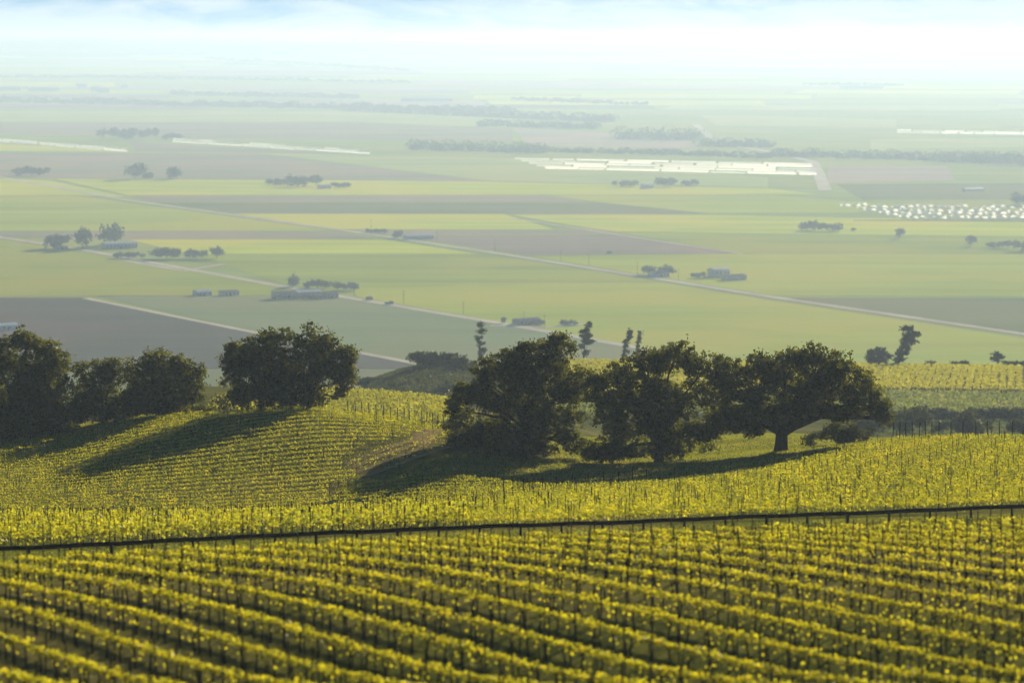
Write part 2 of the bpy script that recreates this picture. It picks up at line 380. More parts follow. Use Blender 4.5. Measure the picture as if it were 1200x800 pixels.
sheet('valley_floor', [(-6500, 1851), (6500, 1851), (6500, 21900), (-6500, 21900)], crop('valley green', (0.36, 0.45, 0.08), 0.7), 0.12)
FIELDS = [
 ([(-80,349),(100,349),(280,387),(390,409),(505,432),(505,433),(-80,433)], S_dark),
 ([(-80,434),(520,434),(520,468),(-80,468)], G_grey),
 ([(112,347),(395,347),(590,381),(770,414),(828,425),(820,434),(520,434),(500,429),(280,385)], G_sage),
 ([(-80,267),(0,281),(95,295),(330,337),(385,346),(-80,347)], G_dark),
 ([(225,299),(570,299),(770,330),(700,331),(405,331),(400,345),(330,332)], G_dark),
 ([(405,331.5),(775,331.5),(900,352),(1300,412),(1300,434),(860,434),(770,410),(590,378),(420,348.5)], G_mid),
 ([(150,281),(450,281),(560,298),(222,298)], G_yel),
 ([(-80,271.5),(395,271.5),(440,280),(85,280),(60,280),(-80,272.5)], S_brown),
 ([(-80,231),(90,230),(150,238),(392,270.5),(-80,270.5)], G_mid),
 ([(-80,206),(60,212),(150,231),(90,229),(-80,230)], G_yel),
 ([(275,251),(590,251),(650,269),(400,269)], G_yel),
 ([(405,270),(710,270),(730,275),(450,275.5)], S_brown),
 ([(470,277),(735,275.5),(862,297),(615,299)], S_pink),
 ([(622,300.5),(862,298),(1300,298),(1300,348),(900,346)], G_mid),
 ([(920,349.5),(1300,349.5),(1300,404)], G_grey),
 ([(720,272),(1300,280),(1300,297),(868,297)], G_dark),
 ([(600,252),(830,252),(1300,262),(1300,279),(720,271.5),(655,262)], G_yel),
 ([(180,237.5),(700,237.5),(830,251),(270,250)], G_grey),
 ([(155,230),(640,230),(690,236.5),(175,236.5)], S_brown),
 ([(645,229),(905,229),(1040,240),(1000,250),(835,250.5),(700,237)], G_mid),
 ([(65,210),(520,212),(900,221),(960,228),(150,229)], G_yel),
 ([(-80,179),(300,180),(430,196),(570,213),(70,209),(-80,204)], S_brown),
 ([(310,180),(600,186),(900,208),(900,220),(575,212)], G_pale),
 ([(1000,258),(1300,256),(1300,261),(1000,259)], G_grey),
 ([(970,195),(1110,195),(1120,212),(970,214)], S_tan),
 ([(980,216),(1300,214),(1300,234),(1010,234)], G_grey),
 ([(-80,163),(150,178),(-80,177)], G_yel),
 ([(150,166),(210,170),(440,182),(300,179),(160,177)], S_brown),
 ([(-80,144),(420,144),(600,152),(600,166),(210,162),(60,158),(-80,154)], S_brown),
 ([(-80,130),(400,131),(600,138),(600,150),(420,143),(-80,143)], G_pale),
 ([(1020,164),(1300,160),(1300,170),(1020,176)], G_pale),
 ([(820,135),(1050,140),(1050,150),(840,147)], G_pale),
 ([(600,150),(800,160),(820,175),(620,170)], S_tan),
]
for i, (pts, m) in enumerate(FIELDS):
    sheet('field', ipoly(pts), m, 0.35 + 0.004 * (i % 5))
# fields on the rising far side of the valley
rr = random.Random(5)
y = 128.0
while y > 58:
    th = rr.uniform(3.0, 6.5) * (0.5 + y / 200); x = -100 + rr.uniform(-60, 0)
    while x < 1300:
        wd = rr.uniform(90, 420); sk = rr.uniform(-8, 22)
        m = rr.choice([G_pale, G_pale, G_pale, G_grey, S_tan, G_yel, S_brown, G_mid, S_pink])
        yy = y + rr.uniform(-1.2, 1.2)
        if rr.random() < 0.8:
            sheet('field', ipoly([(x, yy), (x + wd, yy + 1.2), (x + wd + sk, yy + 1.2 - th * .85), (x + sk, yy - th * .85)]), m, 0.5 + rr.random() * 0.05)
        x += wd + 6
    y -= th

def ribbon(name, pts, width, mat, lift=0.5, step=25, fn=flat, near=False):
    P = [fn(*p) if not isinstance(p, Vector) else p for p in pts]; Q = []
    for a, b in zip(P[:-1], P[1:]):
        n = max(1, int((b - a).length / step))
        for k in range(n): Q.append(a.lerp(b, k / n))
    Q.append(P[-1]); V = []; Fs = []
    for i, q in enumerate(Q):
        t = (Q[min(i + 1, len(Q) - 1)] - Q[max(0, i - 1)]); t.z = 0; t.normalize(); nn = Vector((-t.y, t.x, 0))
        for s in (-1, -0.34, 0.34, 1):
            p = q + nn * (width / 2 * s); V.append((p.x, p.y, h1(p.x, p.y) + lift))
        if i:
            for s in range(3): Fs.append((4 * i - 4 + s, 4 * i - 3 + s, 4 * i + 1 + s, 4 * i + s))
    mbb = MB(); mbb.add(V, Fs); o = mbb.build(name, mat); tag(o, kind='structure'); return o
R1 = [(-80,262),(0,278.5),(95,293),(330,336),(420,351.5),(590,380),(770,412),(840,425)]
R2 = [(-80,193),(150,235),(400,270),(600,300),(900,348),(1200,392),(1300,407)]
ribbon('farm_road', R1, 12, M['farroad'], 0.62)
ribbon('farm_road', R2, 12, M['farroad'], 0.62)
ribbon('farm_road', [(100,350),(280,386.5),(390,408),(480,425),(510,431)], 8.0, M['farroad'], 0.60)
ribbon('farm_road', [(815,146),(830,160),(850,170),(912,180),(952,190),(960,205),(967,224)], 22, M['farroad'], 0.9)
ribbon('farm_road', [(600,256),(720,275),(870,298)], 6, M['farroad'], 0.64)
ribbon('farm_track', [(575,382),(640,384),(690,380)], 8, M['farroad'], 0.63)
ribbon('farm_track', [(130,303),(215,318),(262,310)], 8, M['farroad'], 0.63)
ribbon('dirt_road', [(960,434),(1000,430),(1060,426.5),(1130,426.5),(1260,430)], 6, M['dirt'], 0.15, step=6, fn=lambda x, y: hit(x, y, 880))

# ---- saddle: bare contour terraces and a mown track
for k, (x0, y0, x1, y1) in enumerate([(407,544,560,503),(410,549,566,507),(416,554,572,512),(426,559,576,518)]):
    a = hit(x0, y0); b = hit(x1, y1); mid = hit((x0 + x1) / 2, (y0 + y1) / 2 - 7)
    ribbon('bare_terrace', [a, mid, b], 1.1, M['dirt'], 0.07, step=1.5)
for k, (x0, y0, x1, y1) in enumerate([(640,574,905,535),(720,572,900,552)]):
    a = hit(x0, y0); b = hit(x1, y1); mid = hit((x0 + x1) / 2, (y0 + y1) / 2 - 4)
    ribbon('mown_track', [a, mid, b], 1.2, M['dirt'], 0.07, step=1.5)

# ================================================================== DARK RAIL
def railpt(px):
    y = float(np.interp(px, [-120, 0, 400, 800, 1200, 1320], [650, 643, 623, 608.5, 593, 589]))
    Y = float(np.interp(px, [-120, 0, 400, 800, 1200, 1320], [186, 187, 193, 199, 207, 209]))
    return at(px, y, Y)
rt = empty('pipe_rail', railpt(600)); tag(rt, 'long dark brown pipe rail on short posts crossing the vineyard', 'rail')
base = Vector(rt.location)
P = [railpt(x) - base for x in range(-120, 1321, 20)]
mb = MB(); mb.tube([p + Vector((0, 0, 0.025 * math.sin(i * 1.3) + 0.02 * math.sin(i * .41))) for i, p in enumerate(P)], 0.15, 8); mb.build('rail', M['rail'], rt, True)
px = -110.0
while px < 1310:
    p = railpt(px); g = h1(p.x, p.y); mb = MB()
    mb.tube([(0, 0, g - p.z - 0.3), (0, 0, -0.05)], [0.10, 0.085], 7)
    o = mb.build('post', M['rail'], rt, True); o.location = p - base
    px += 48

# ================================================================== VINES
def inside(poly, x, y):
    c = False; j = len(poly) - 1
    for i in range(len(poly)):
        xi, yi = poly[i]; xj, yj = poly[j]
        if (yi > y) != (yj > y) and x < (xj - xi) * (y - yi) / (yj - yi) + xi: c = not c
        j = i
    return c

def unit_mesh(name, mbb, mat):
    me = bpy.data.meshes.new(name); me.from_pydata(mbb.v, [], mbb.f); me.materials.append(mat); me.update(); return me
mb = MB(); mb.tube([(0, 0, -0.15), (0.01, 0, 0.9), (0, 0, 1.95)], [0.045, 0.040, 0.038], 6); STAKE = unit_mesh('stake', mb, M['wood'])
mb = MB(); mb.tube([(0, 0, -0.1), (0.05, 0.03, 0.35), (-0.03, 0.02, 0.65), (0.02, 0, 0.98)], [0.065, 0.05, 0.045, 0.05], 6)
mb.tube([(0.02, 0, 0.92), (0.3, 0, 1.02), (0.62, 0.02, 1.04)], [0.035, 0.028, 0.018], 5)
mb.tube([(0.02, 0, 0.92), (-0.3, 0, 1.02), (-0.62, -0.02, 1.04)], [0.035, 0.028, 0.018], 5)
TRUNK = unit_mesh('vine_trunk', mb, M['bark'])
mb = MB(); mb.tube([(0, 0, -0.2), (0, 0, 1.95)], [0.055, 0.05], 6); FPOST = unit_mesh('post', mb, M['wood'])

def part_copy(me, name, parent, loc, rz, tilt=0):
    o = bpy.data.objects.new(name, me); COL.objects.link(o); o.parent = parent; o.location = loc
    o.rotation_euler = (tilt, random.uniform(-0.04, 0.04), rz); return o

ROWN = 0
def vine_row(pts, label, group, dens, ls, post_step, trunks, mat, hgt=1.0, wid=0.19, post=STAKE, wire=True, gaps=0.02, pspread=0.36, hspread=1.0, lane=0):
    """one trellised row along pts (list of xy)"""
    global ROWN
    P = np.array(pts); d = np.diff(P, axis=0); L = np.hypot(d[:, 0], d[:, 1]); S = np.concatenate([[0], np.cumsum(L)]); tot = S[-1]
    if tot < 5: return
    ROWN += 1
    fx = lambda s: np.interp(s, S, P[:, 0]); fy = lambda s: np.interp(s, S, P[:, 1])
    x0, y0 = fx(tot / 2), fy(tot / 2); z0 = h1(x0, y0)
    t = empty('vine_row', (x0, y0, z0)); tag(t, label, 'vine row', group)
    n = int(tot * dens)
    plant = 1.4; ph = rng.uniform(0, 1.4); k = np.floor((rng.uniform(0, tot, n) + 1.4 - ph) / plant); s = (k - 0.5) * plant + ph + rng.normal(0, pspread, n)
    ki = k.astype(int); nk = ki.max() + 2
    vig = rng.normal(1.0, 0.13, nk); alive = rng.random(nk) > gaps
    keep = alive[ki] & (s > 0) & (s < tot); s = s[keep]; ki = ki[keep]; n = len(s)
    # shoots: leaf positions stacked along upright shoots
    shoot = np.round(s / 0.17) * 0.17; hsh = np.sin(shoot * 91.7 + ki * 3.1) * 0.5 + 0.5
    hh = 0.95 + (rng.random(n) ** 0.9) * (0.34 + 0.40 * hsh) * vig[ki] * hspread
    off = rng.normal(0, wid, n) * (1.15 - 0.4 * (hh - 0.82)) + np.where(rng.random(n) < 0.25, rng.normal(0, 0.12, n), 0)
    drop = rng.random(n) < 0.05; hh = np.where(drop, rng.uniform(0.45, 0.9, n), hh)
    X = fx(s); Y = fy(s); tx = fx(s + 0.5) - fx(s - 0.5); ty = fy(s + 0.5) - fy(s - 0.5); q = np.hypot(tx, ty) + 1e-6
    X2 = X - ty / q * off; Y2 = Y + tx / q * off
    Z = H(X2, Y2) + hh * hgt
    C = np.stack([X2 - x0, Y2 - y0, Z - z0], 1)
    V, Fq = leaves(C, ls, 0, 0.75); mesh_np('foliage', V, Fq, mat, t)
    rz = math.atan2(P[-1, 1] - P[0, 1], P[-1, 0] - P[0, 0])
    if post_step:
        if lane:      # stakes line up from row to row
            ls_ = np.arange(0, tot, 0.05); g = np.floor((fx(ls_) - 0.05 * fy(ls_)) / lane); at_ = [float(v) for v in ls_[1:][np.diff(g) != 0]][:100]
        else: at_ = [j * post_step + 0.05 + ph * 0.8 for j in range(min(100, int(tot / post_step) + 1))]
        for sj in at_:
            sj = min(tot - 0.05, sj); a, b = float(fx(sj)), float(fy(sj)); a += random.uniform(-.06, .06)
            part_copy(post, 'post', t, (a - x0, b - y0, h1(a, b) - z0), rz, random.uniform(-0.04, 0.04)).scale = (min(1, hgt + .1), 1, min(1, hgt + .08))
    if trunks:
        for j in range(min(100, int(tot / plant))):
            if not alive[j]: continue
            sj = (j - 0.5) * plant + ph
            if sj < 0.1: continue
            a, b = float(fx(sj)), float(fy(sj))
            part_copy(TRUNK, 'vine_trunk', t, (a - x0, b - y0, h1(a, b) - z0), rz + random.choice((0, math.pi)), random.uniform(-0.05, 0.05))
    if wire:
        m = int(max(2, tot / 4)); mbb = MB()
        pp = [(float(fx(v)), float(fy(v))) for v in np.linspace(0, tot, m)]
        mbb.tube([(a - x0, b - y0, h1(a, b) - z0 + 1.05 * hgt) for a, b in pp], 0.012, 4); mbb.build('wire', M['wire'], t)
    return t

def block(poly, ymin, ymax, xmin, xmax, ang, spacing, minlen=6, wob=0.0, **kw):
    """parallel rows (direction ang) clipped to the ground region seen inside the image polygon"""
    ux, uy = math.cos(ang), math.sin(ang); vx, vy = -uy, ux
    corners = [(x, y) for x in (xmin, xmax) for y in (ymin, ymax)]
    ss = [c[0] * ux + c[1] * uy for c in corners]; vv = [c[0] * vx + c[1] * vy for c in corners]
    v = min(vv); found = []
    while v < max(vv):
        s = np.arange(min(ss), max(ss), 1.5)
        X = s * ux + v * vx; Y = s * uy + v * vy + wob * np.sin(s / 23.0) + 0.0
        ok = (Y > ymin) & (Y < ymax) & (X > xmin) & (X < xmax)
        Z = H(X, Y); runs = []; run = []; vis = False
        for x_, y_, z_, k_ in zip(X, Y, Z, ok):
            if k_:
                a, b = project(x_, y_, z_); k_ = inside(poly, a, b)
            if k_:
                run.append((x_, y_)); vis = vis or (2 < a < 1198 and b < 828)
            else:
                if len(run) * 1.5 > minlen and vis: runs.append(run)
                run = []; vis = False
        if len(run) * 1.5 > minlen and vis: runs.append(run)
        if runs: found.append(sorted(runs, key=lambda r: r[0][0]))
        v += spacing
    lab = kw.pop('label')
    for i, runs in enumerate(found):
        for j, run in enumerate(runs):
            l = lab.format(ordn(i + 1))
            if len(runs) > 1: l += (', left piece', ', right piece', ', outer piece')[min(2, j) if len(runs) > 2 else j]
            vine_row(run, label=l, **kw)

def ordn(n): return '%d%s' % (n, 'th' if 10 < n % 100 < 14 else {1: 'st', 2: 'nd', 3: 'rd'}.get(n % 10, 'th'))

def rail_y(px): return float(np.interp(px, [-120, 0, 400, 800, 1200, 1320], [650, 643, 623, 608.5, 593, 589]))
# foreground block, rows running down to the right
block([(-60, 870), (-60, 677), (0, 674), (400, 654), (800, 639), (1200, 624), (1270, 621), (1270, 870)], 106, 208, -50, 50,
      -math.atan(1.35), 3.95, label='{} foreground vine row below the pipe rail, counting from the bottom left corner', group='vine rows in the foreground block',
      dens=92, ls=0.080, pspread=.5, wid=.12, hspread=.52, post_step=1.9, lane=1.25, trunks=True, mat=M['vine_near'], gaps=0.01)
# band just above the rail
block([(-60, 652), (0, 648), (200, 638), (400, 628), (560, 622), (560, 598), (400, 606), (200, 609), (-60, 611)], 196, 300, -70, 10,
      R(3), 3.6, label='{} vine row up from the rail on the golden strip, left half', group='vine rows on the golden strip above the rail',
      dens=60, ls=0.12, post_step=2.4, trunks=False, mat=M['vine'], wire=False)
# left hill
block([(-60, 533), (100, 507), (200, 490), (280, 486), (350, 482), (430, 491), (527, 505), (500, 513), (430, 528), (400, 548), (425, 560), (400, 575), (390, 601), (200, 604), (-60, 605)],
      300, 412, -90, 0, R(4), 3.3, wob=1.2, label='{} vine row up from the foot of the rounded left hill', group='vine rows on the left hill',
      dens=56, ls=0.085, wid=.11, pspread=.52, hspread=.6, hgt=.72, post_step=6, trunks=False, mat=M['vine'], wire=False)
# right slope
block([(380, 606), (385, 582), (402, 574), (440, 568), (500, 563), (560, 566), (640, 574), (720, 574), (800, 570), (880, 560), (950, 541), (1040, 520), (1100, 517), (1270, 517), (1270, 594), (1200, 598), (800, 614), (600, 622), (470, 622)],
      205, 350, -25, 75, R(-5), 3.2, wob=1.0, label='{} vine row up from the rail on the right-hand slope', group='vine rows on the right slope',
      dens=56, ls=0.085, wid=.11, pspread=.52, hspread=.6, hgt=.74, post_step=4.2, trunks=False, mat=M['vine'], wire=False)
block([(402, 546), (440, 528), (500, 512), (528, 505), (560, 503), (578, 514), (520, 532), (445, 562), (404, 572)], 300, 400, -50, 0, R(10), 2.9,
      label='{} sparse young vine row up the brown terraced patch', group='young vine rows on the brown terraced patch',
      dens=9, ls=0.09, wid=.12, hgt=.5, post_step=5, trunks=False, mat=M['vine'], wire=False)
# bench vineyard behind the left hill
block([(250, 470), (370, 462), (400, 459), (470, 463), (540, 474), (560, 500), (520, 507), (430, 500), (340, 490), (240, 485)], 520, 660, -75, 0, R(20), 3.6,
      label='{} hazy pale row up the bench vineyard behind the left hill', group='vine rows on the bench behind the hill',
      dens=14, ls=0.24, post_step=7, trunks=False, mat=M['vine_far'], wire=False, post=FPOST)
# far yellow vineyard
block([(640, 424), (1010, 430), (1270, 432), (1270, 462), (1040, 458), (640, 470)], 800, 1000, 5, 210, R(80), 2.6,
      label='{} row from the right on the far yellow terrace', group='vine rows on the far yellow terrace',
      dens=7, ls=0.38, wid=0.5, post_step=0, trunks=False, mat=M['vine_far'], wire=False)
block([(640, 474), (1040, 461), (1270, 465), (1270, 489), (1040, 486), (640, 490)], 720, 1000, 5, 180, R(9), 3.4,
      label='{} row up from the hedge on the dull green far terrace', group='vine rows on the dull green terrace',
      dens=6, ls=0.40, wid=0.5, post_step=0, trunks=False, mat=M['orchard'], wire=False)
print('rows', ROWN)

# fence posts along the crest of the right slope and the edge of the bench vineyard
def post_line(pts, n, label, group, ymin=0, h=1.9, r=0.06, depth=0):
    for k in range(n):
        t = k / (n - 1) * (len(pts) - 1); i = min(int(t), len(pts) - 2); f = t - i
        x = pts[i][0] + (pts[i + 1][0] - pts[i][0]) * f; y_ = pts[i][1] + (pts[i + 1][1] - pts[i][1]) * f
        p = hit(x, y_, ymin); mb = MB(); mb.tube([(0, 0, -0.3), (0, 0, h)], [r, r * .9], 6)
        o = mb.build('fence_post', M['wood']); o.location = p; o.rotation_euler = (random.uniform(-.04, .04), random.uniform(-.04, .04), 0)
        tag(o, label.format(ordn(k + 1)), 'fence post', group)
post_line([(1046, 521), (1100, 519), (1200, 518)], 15, '{} thin dark post from the left along the crest of the right slope', 'posts along the crest of the right slope', h=2.6)
post_line([(408, 488), (470, 497), (520, 505)], 16, '{} thin post from the left between left hill and bench vineyard', 'posts on the edge of the left hill', h=2.2)
post_line([(590, 584), (640, 579), (720, 573), (790, 568)], 14, '{} short end post from the left where vine rows meet shaded grass', 'end posts beside the shaded grass')

# ================================================================== TREES
def tree(name, label, cat, base, Y, ell, mat=None, dens=34, sub=0.9, ls=0.19, trunk_r=0.5, fill=0.3, group=None, forks=None, dscale=1.0):
    """base=(px,py) on the ground; ell = crown masses [(px,py,rx,ry[,depth])] in photo pixels at distance Y"""
    mat = mat or M['oak']
    b = at(base[0], base[1], Y); b.z = h1(b.x, b.y)
    root = empty(name, b); tag(root, label, cat, group)
    s = Y / F * 1.005; E = []
    for e in ell:
        dep = e[4] if len(e) > 4 else random.uniform(-0.5, 0.5) * (e[2]) * s
        c = at(e[0], e[1], Y + dep) - b; rx, rz = e[2] * s, e[3] * s
        E.append(((c.x, c.y, c.z), (rx, max(rx, rz) * 0.95 * dscale, rz)))
    C = cloud(E, dens, sub, ls, fill)
    C = C[C[:, 2] > 0.15]
    V, Fq = leaves(C, ls, 0, 0.6); mesh_np('crown', V, Fq, mat, root)
    mb = MB(); top = min(c[2] for c, r in E) if not forks else forks
    hmax = max(c[2] for c, r in E); fz = 0.18 * hmax + 0.4
    mb.tube([(0, 0, -0.6), (0.05, 0, fz * 0.35), (0.1 * trunk_r, 0, fz)], [trunk_r * 1.35, trunk_r, trunk_r * 0.9], 10)
    for (c, r) in E:
        c = Vector(c); st = Vector((0.1 * trunk_r, 0, fz * random.uniform(0.75, 1.0)))
        m1 = st.lerp(c, 0.4) + Vector((random.uniform(-.5, .5), random.uniform(-.5, .5), 0.10 * c.length)); m2 = st.lerp(c, 0.75) + Vector((random.uniform(-.4, .4), random.uniform(-.4, .4), 0.05 * c.length))
        if c.z < fz: m1 = st.lerp(c, 0.5) + Vector((0, 0, 0.3)); m2 = st.lerp(c, .8)
        mb.tube([st, m1, m2, c], [trunk_r * 0.5, trunk_r * 0.32, trunk_r * 0.2, trunk_r * 0.12], 7)
        for q in range(4):
            dd = Vector((random.uniform(-1, 1) * r[0], random.uniform(-1, 1) * r[1], random.uniform(-.4, 1) * r[2])) * 0.75
            mb.tube([m2, m2.lerp(c + dd, .5) + Vector((0, 0, .2)), c + dd], [trunk_r * 0.15, trunk_r * 0.09, trunk_r * 0.03], 5)
    mb.build('trunk', M['bark'], root, True)
    return root

OAKG_L = 'oaks on the left hill'; OAKG_R = 'large oaks in the saddle'
tree('oak_tree', 'huge dark oak at the left edge of the photo, tallest of the left cluster', 'oak tree', (20, 512), 398,
     [(-15,412,35,26),(30,400,22,16),(48,422,32,22),(18,440,46,30),(62,452,30,26),(5,478,50,24),(70,486,28,20),(35,470,40,28),(-40,450,40,50),(40,495,50,22),(-10,500,40,20)], trunk_r=0.7, dens=30)
tree('oak_tree', 'low rounded dark oak between the left edge oak and the broad-topped oak', 'oak tree', (122, 500), 405,
     [(104,437,22,14),(136,432,20,15),(118,455,34,22),(95,470,24,16),(140,472,26,16),(110,485,26,10),(130,488,30,14),(90,486,22,16)], trunk_r=0.45, dens=30)
tree('oak_tree', 'broad-topped dark oak directly left of the gap with bright grass', 'oak tree', (192, 490), 402,
     [(192,425,30,17),(168,442,28,22),(216,438,26,20),(192,455,42,20),(232,452,11,9),(180,472,32,12),(222,468,16,10),(158,468,22,14),(200,480,34,10),(160,482,22,10)], trunk_r=0.45, dens=30)
tree('oak_tree', 'tall dark oak on top of the rounded hill, left half of the touching pair', 'oak tree', (306, 482), 388,
     [(282,420,24,24),(303,402,20,17),(324,402,20,18),(300,432,36,24),(272,440,13,18),(320,440,28,26),(292,460,22,12),(272,408,9,8),(326,444,20,20),(300,466,34,14),(325,455,26,18)], trunk_r=0.45, dens=32)
tree('oak_tree', 'tall dark oak on top of the rounded hill, right half of the touching pair', 'oak tree', (362, 482), 389,
     [(362,400,25,19),(384,412,20,18),(402,422,17,22),(356,428,30,26),(388,438,26,22),(408,445,10,22),(400,464,9,12),(350,455,22,14),(352,466,30,12),(342,442,16,18)], trunk_r=0.45, dens=32)
tree('oak_tree', 'wide drooping oak with leaves to the ground, leftmost in the grassy saddle', 'oak tree', (618, 535), 352,
     [(556,468,32,22),(548,500,26,24),(590,432,34,22),(612,412,16,12),(650,412,26,18),(636,436,42,24),(620,468,46,32),(672,452,26,32),(592,508,40,22),(655,498,36,26),(560,522,20,11),(625,525,34,10),(534,480,11,14),(655,398,10,8),(572,446,18,18),(545,515,22,14),(600,522,40,14),(670,520,20,16)], trunk_r=0.6, dens=36)
tree('oak_tree', 'airy oak with see-through branches, middle of the three saddle oaks', 'oak tree', (772, 543), 347,
     [(722,446,28,20),(752,428,26,18),(790,422,32,16),(828,430,24,20),(712,482,22,30),(742,505,30,26),(790,500,32,30),(760,452,26,10),(815,462,24,18),(722,528,22,13),(775,530,30,9),(700,455,12,16),(832,496,16,26),(778,470,36,22),(742,470,26,16),(812,512,22,20)], trunk_r=0.55, dens=36, fill=0.35)
tree('oak_tree', 'darkest umbrella-shaped oak with a clear forked trunk, rightmost of the saddle oaks', 'oak tree', (915, 529), 344,
     [(876,446,34,26),(918,430,38,20),(966,428,38,19),(996,446,32,24),(1016,470,24,18),(950,460,56,26),(876,476,38,22),(856,494,24,18),(1032,478,12,18),(985,482,28,10),(848,455,16,24),(886,500,18,9),(1036,492,7,10),(902,484,28,12),(942,480,24,11),(870,498,20,12)], trunk_r=0.8, dens=40)
# shrubs round the oaks
def shrub(label, px, py, Y, w_, h_, mat=None, group=None, name='shrub', dens=16, ls=0.16, sub=0.5, cat='shrub'):
    b = at(px, py, Y)
    n = max(2, int(w_ / h_ * 2)); el = []
    for k in range(n):
        t = (k + 0.5) / n - 0.5
        el.append((px + t * w_ * 0.7, py - h_ * random.uniform(0.4, 0.6), w_ / n * 0.75 + h_ * 0.15, h_ * random.uniform(0.36, 0.5)))
    return tree(name, label, cat, (px, py), Y, el, mat or M['shrub'], dens, sub, ls, trunk_r=0.12, fill=0.4, group=group)
shrub('scraggly pale shrub beside the left of the hilltop oak pair', 262, 484, 392, 26, 24, dens=8)
shrub('olive shrub under the right side of the umbrella-shaped oak', 990, 525, 352, 56, 34, dens=10)
shrub('small bush right of the forked oak trunk', 950, 524, 356, 22, 22, dens=10)
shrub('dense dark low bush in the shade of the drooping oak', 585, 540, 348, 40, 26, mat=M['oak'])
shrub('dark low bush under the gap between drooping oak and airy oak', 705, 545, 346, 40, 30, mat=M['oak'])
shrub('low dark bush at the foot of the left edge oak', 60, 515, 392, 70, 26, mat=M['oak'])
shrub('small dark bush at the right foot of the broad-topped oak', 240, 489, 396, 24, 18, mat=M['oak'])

def cover(name, poly, ymin, ymax, xmin, xmax, n, size, height, mat, avoid=None, patchy=0.0, ps=6.0):
    X = rng.uniform(xmin, xmax, n); Y = rng.uniform(ymin, ymax, n); Z = H(X, Y); px_, py_ = project(X, Y, Z)
    k = np.array([inside(poly, a, b) and not any(inside(q, a, b) for q in (avoid or [])) for a, b in zip(px_, py_)])
    if patchy: k &= (np.sin(X / ps + 1.3) * np.sin(Y / ps * .8) + np.sin(X / ps * 2.7) * np.sin(Y / ps * 2.1 + 2) * .6 + rng.normal(0, .4, n)) > patchy - 0.6
    C = np.stack([X, Y, Z + rng.random(n) * height], 1)[k]
    d = rng.normal(size=(len(C), 3)) * [.45, .45, .35] + [0, 0, .9]; d /= np.linalg.norm(d, axis=1)[:, None]
    e = np.cross(d, rng.normal(size=(len(C), 3))); e /= np.linalg.norm(e, axis=1)[:, None]
    sz = (size * rng.uniform(.5, 1.3, len(C)))[:, None]; asp = 0.22 if name == 'grass' else 0.6
    V = np.stack([C - d * sz * .2, C + e * sz * asp, C + d * sz, C - e * sz * asp], 1).reshape(-1, 3)
    o = mesh_np(name, V, np.arange(len(V)).reshape(-1, 4), mat); tag(o, kind='stuff'); return o
TERR = [(408, 552), (450, 530), (520, 508), (562, 501), (580, 513), (520, 534), (440, 562)]
M['grass'] = leaf_material('grass blades', (0.13, 0.15, 0.02), (0.21, 0.22, 0.025), (0.30, 0.26, 0.05), (1.4, 1.4, 0.9), 0.5, 0.12)
M['brush'] = leaf_material('brush', (0.07, 0.105, 0.035), (0.11, 0.145, 0.05), (0.19, 0.20, 0.075), (1.3, 1.3, 0.9), 0.35, 0.12)
cover('grass', [(-60, 610), (-60, 470), (240, 470), (520, 490), (1040, 500), (1050, 520), (900, 560), (800, 580), (640, 590), (440, 612)], 290, 450, -90, 65, 240000, 0.22, 0.05, M['grass'],
      avoid=[[(-60, 605), (-60, 540), (100, 512), (280, 492), (350, 488), (430, 494), (520, 507), (400, 548), (400, 601)], TERR])
cover('grass', [(-60, 612), (-60, 500), (100, 495), (270, 480), (350, 474), (430, 484), (530, 500), (400, 552), (455, 560), (430, 600), (1270, 510), (1270, 595), (0, 640)], 210, 412, -95, 75, 170000, 0.16, 0.03, M['grass'], avoid=[TERR])
cover('grass', [(-60, 690), (0, 675), (400, 655), (800, 640), (1260, 622), (1260, 600), (0, 640), (-60, 640)], 170, 212, -50, 50, 60000, 0.12, 0.04, M['grass'])
cover('brush', [(425, 462), (440, 440), (480, 425), (560, 424), (600, 440), (600, 480), (540, 475), (470, 464)], 765, 960, -60, 5, 30000, 0.55, 0.3, M['shrub'])
cover('brush', [(1000, 520), (1000, 488), (1270, 486), (1270, 520)], 560, 760, 60, 160, 16000, 0.7, 0.5, M['brush'], patchy=0.7, ps=9)
cover('brush', [(130, 470), (130, 430), (430, 430), (430, 470)], 640, 900, -110, -20, 9000, 0.9, 0.5, M['brush'], patchy=0.9, ps=14)

# knoll behind the bench vineyard, its scrub and trees
GK = 'bushes on the scrubby knoll'
for (x, y_, Y, w2, h2, lb) in [(508,428,905,70,15,'dark tree clump on the summit of the scrubby knoll'),
        (470,462,860,56,16,'grey green bush at the left foot of the scrubby knoll'),
        (540,436,895,32,18,'round bush right of the knoll summit'),
        (528,468,835,40,22,'rounded bush at the near foot of the knoll'),
        (430,455,900,30,12,'low bush far left of the knoll')]:
    shrub(lb, x, y_, Y, w2, h2, M['shrub'], GK, dens=9, ls=0.5, sub=1.6)
# scrub belt on the right beyond the crest
GS_ = 'scrub beyond the right crest'
for (x, y_, Y, w2, h2, lb) in [(1062,508,640,50,32,'dark grey green tree right behind the umbrella-shaped oak'),
        (1090,492,730,80,14,'long hedge below the dull green terrace, left stretch'),
        (1165,493,730,90,15,'long hedge below the dull green terrace, right stretch'),
        (1135,512,625,44,28,'hazy round bush behind the crest posts'),
        (1195,508,640,30,18,'small bush at the right edge behind the crest posts'),
        (1020,512,640,50,26,'grey green bush seen under the umbrella-shaped oak'),
        (1105,505,660,22,12,'little bush beside the bright strip behind the crest')]:
    shrub(lb, x, y_, Y, w2, h2, M['shrub'], GS_, dens=10, ls=0.38, sub=1.2)

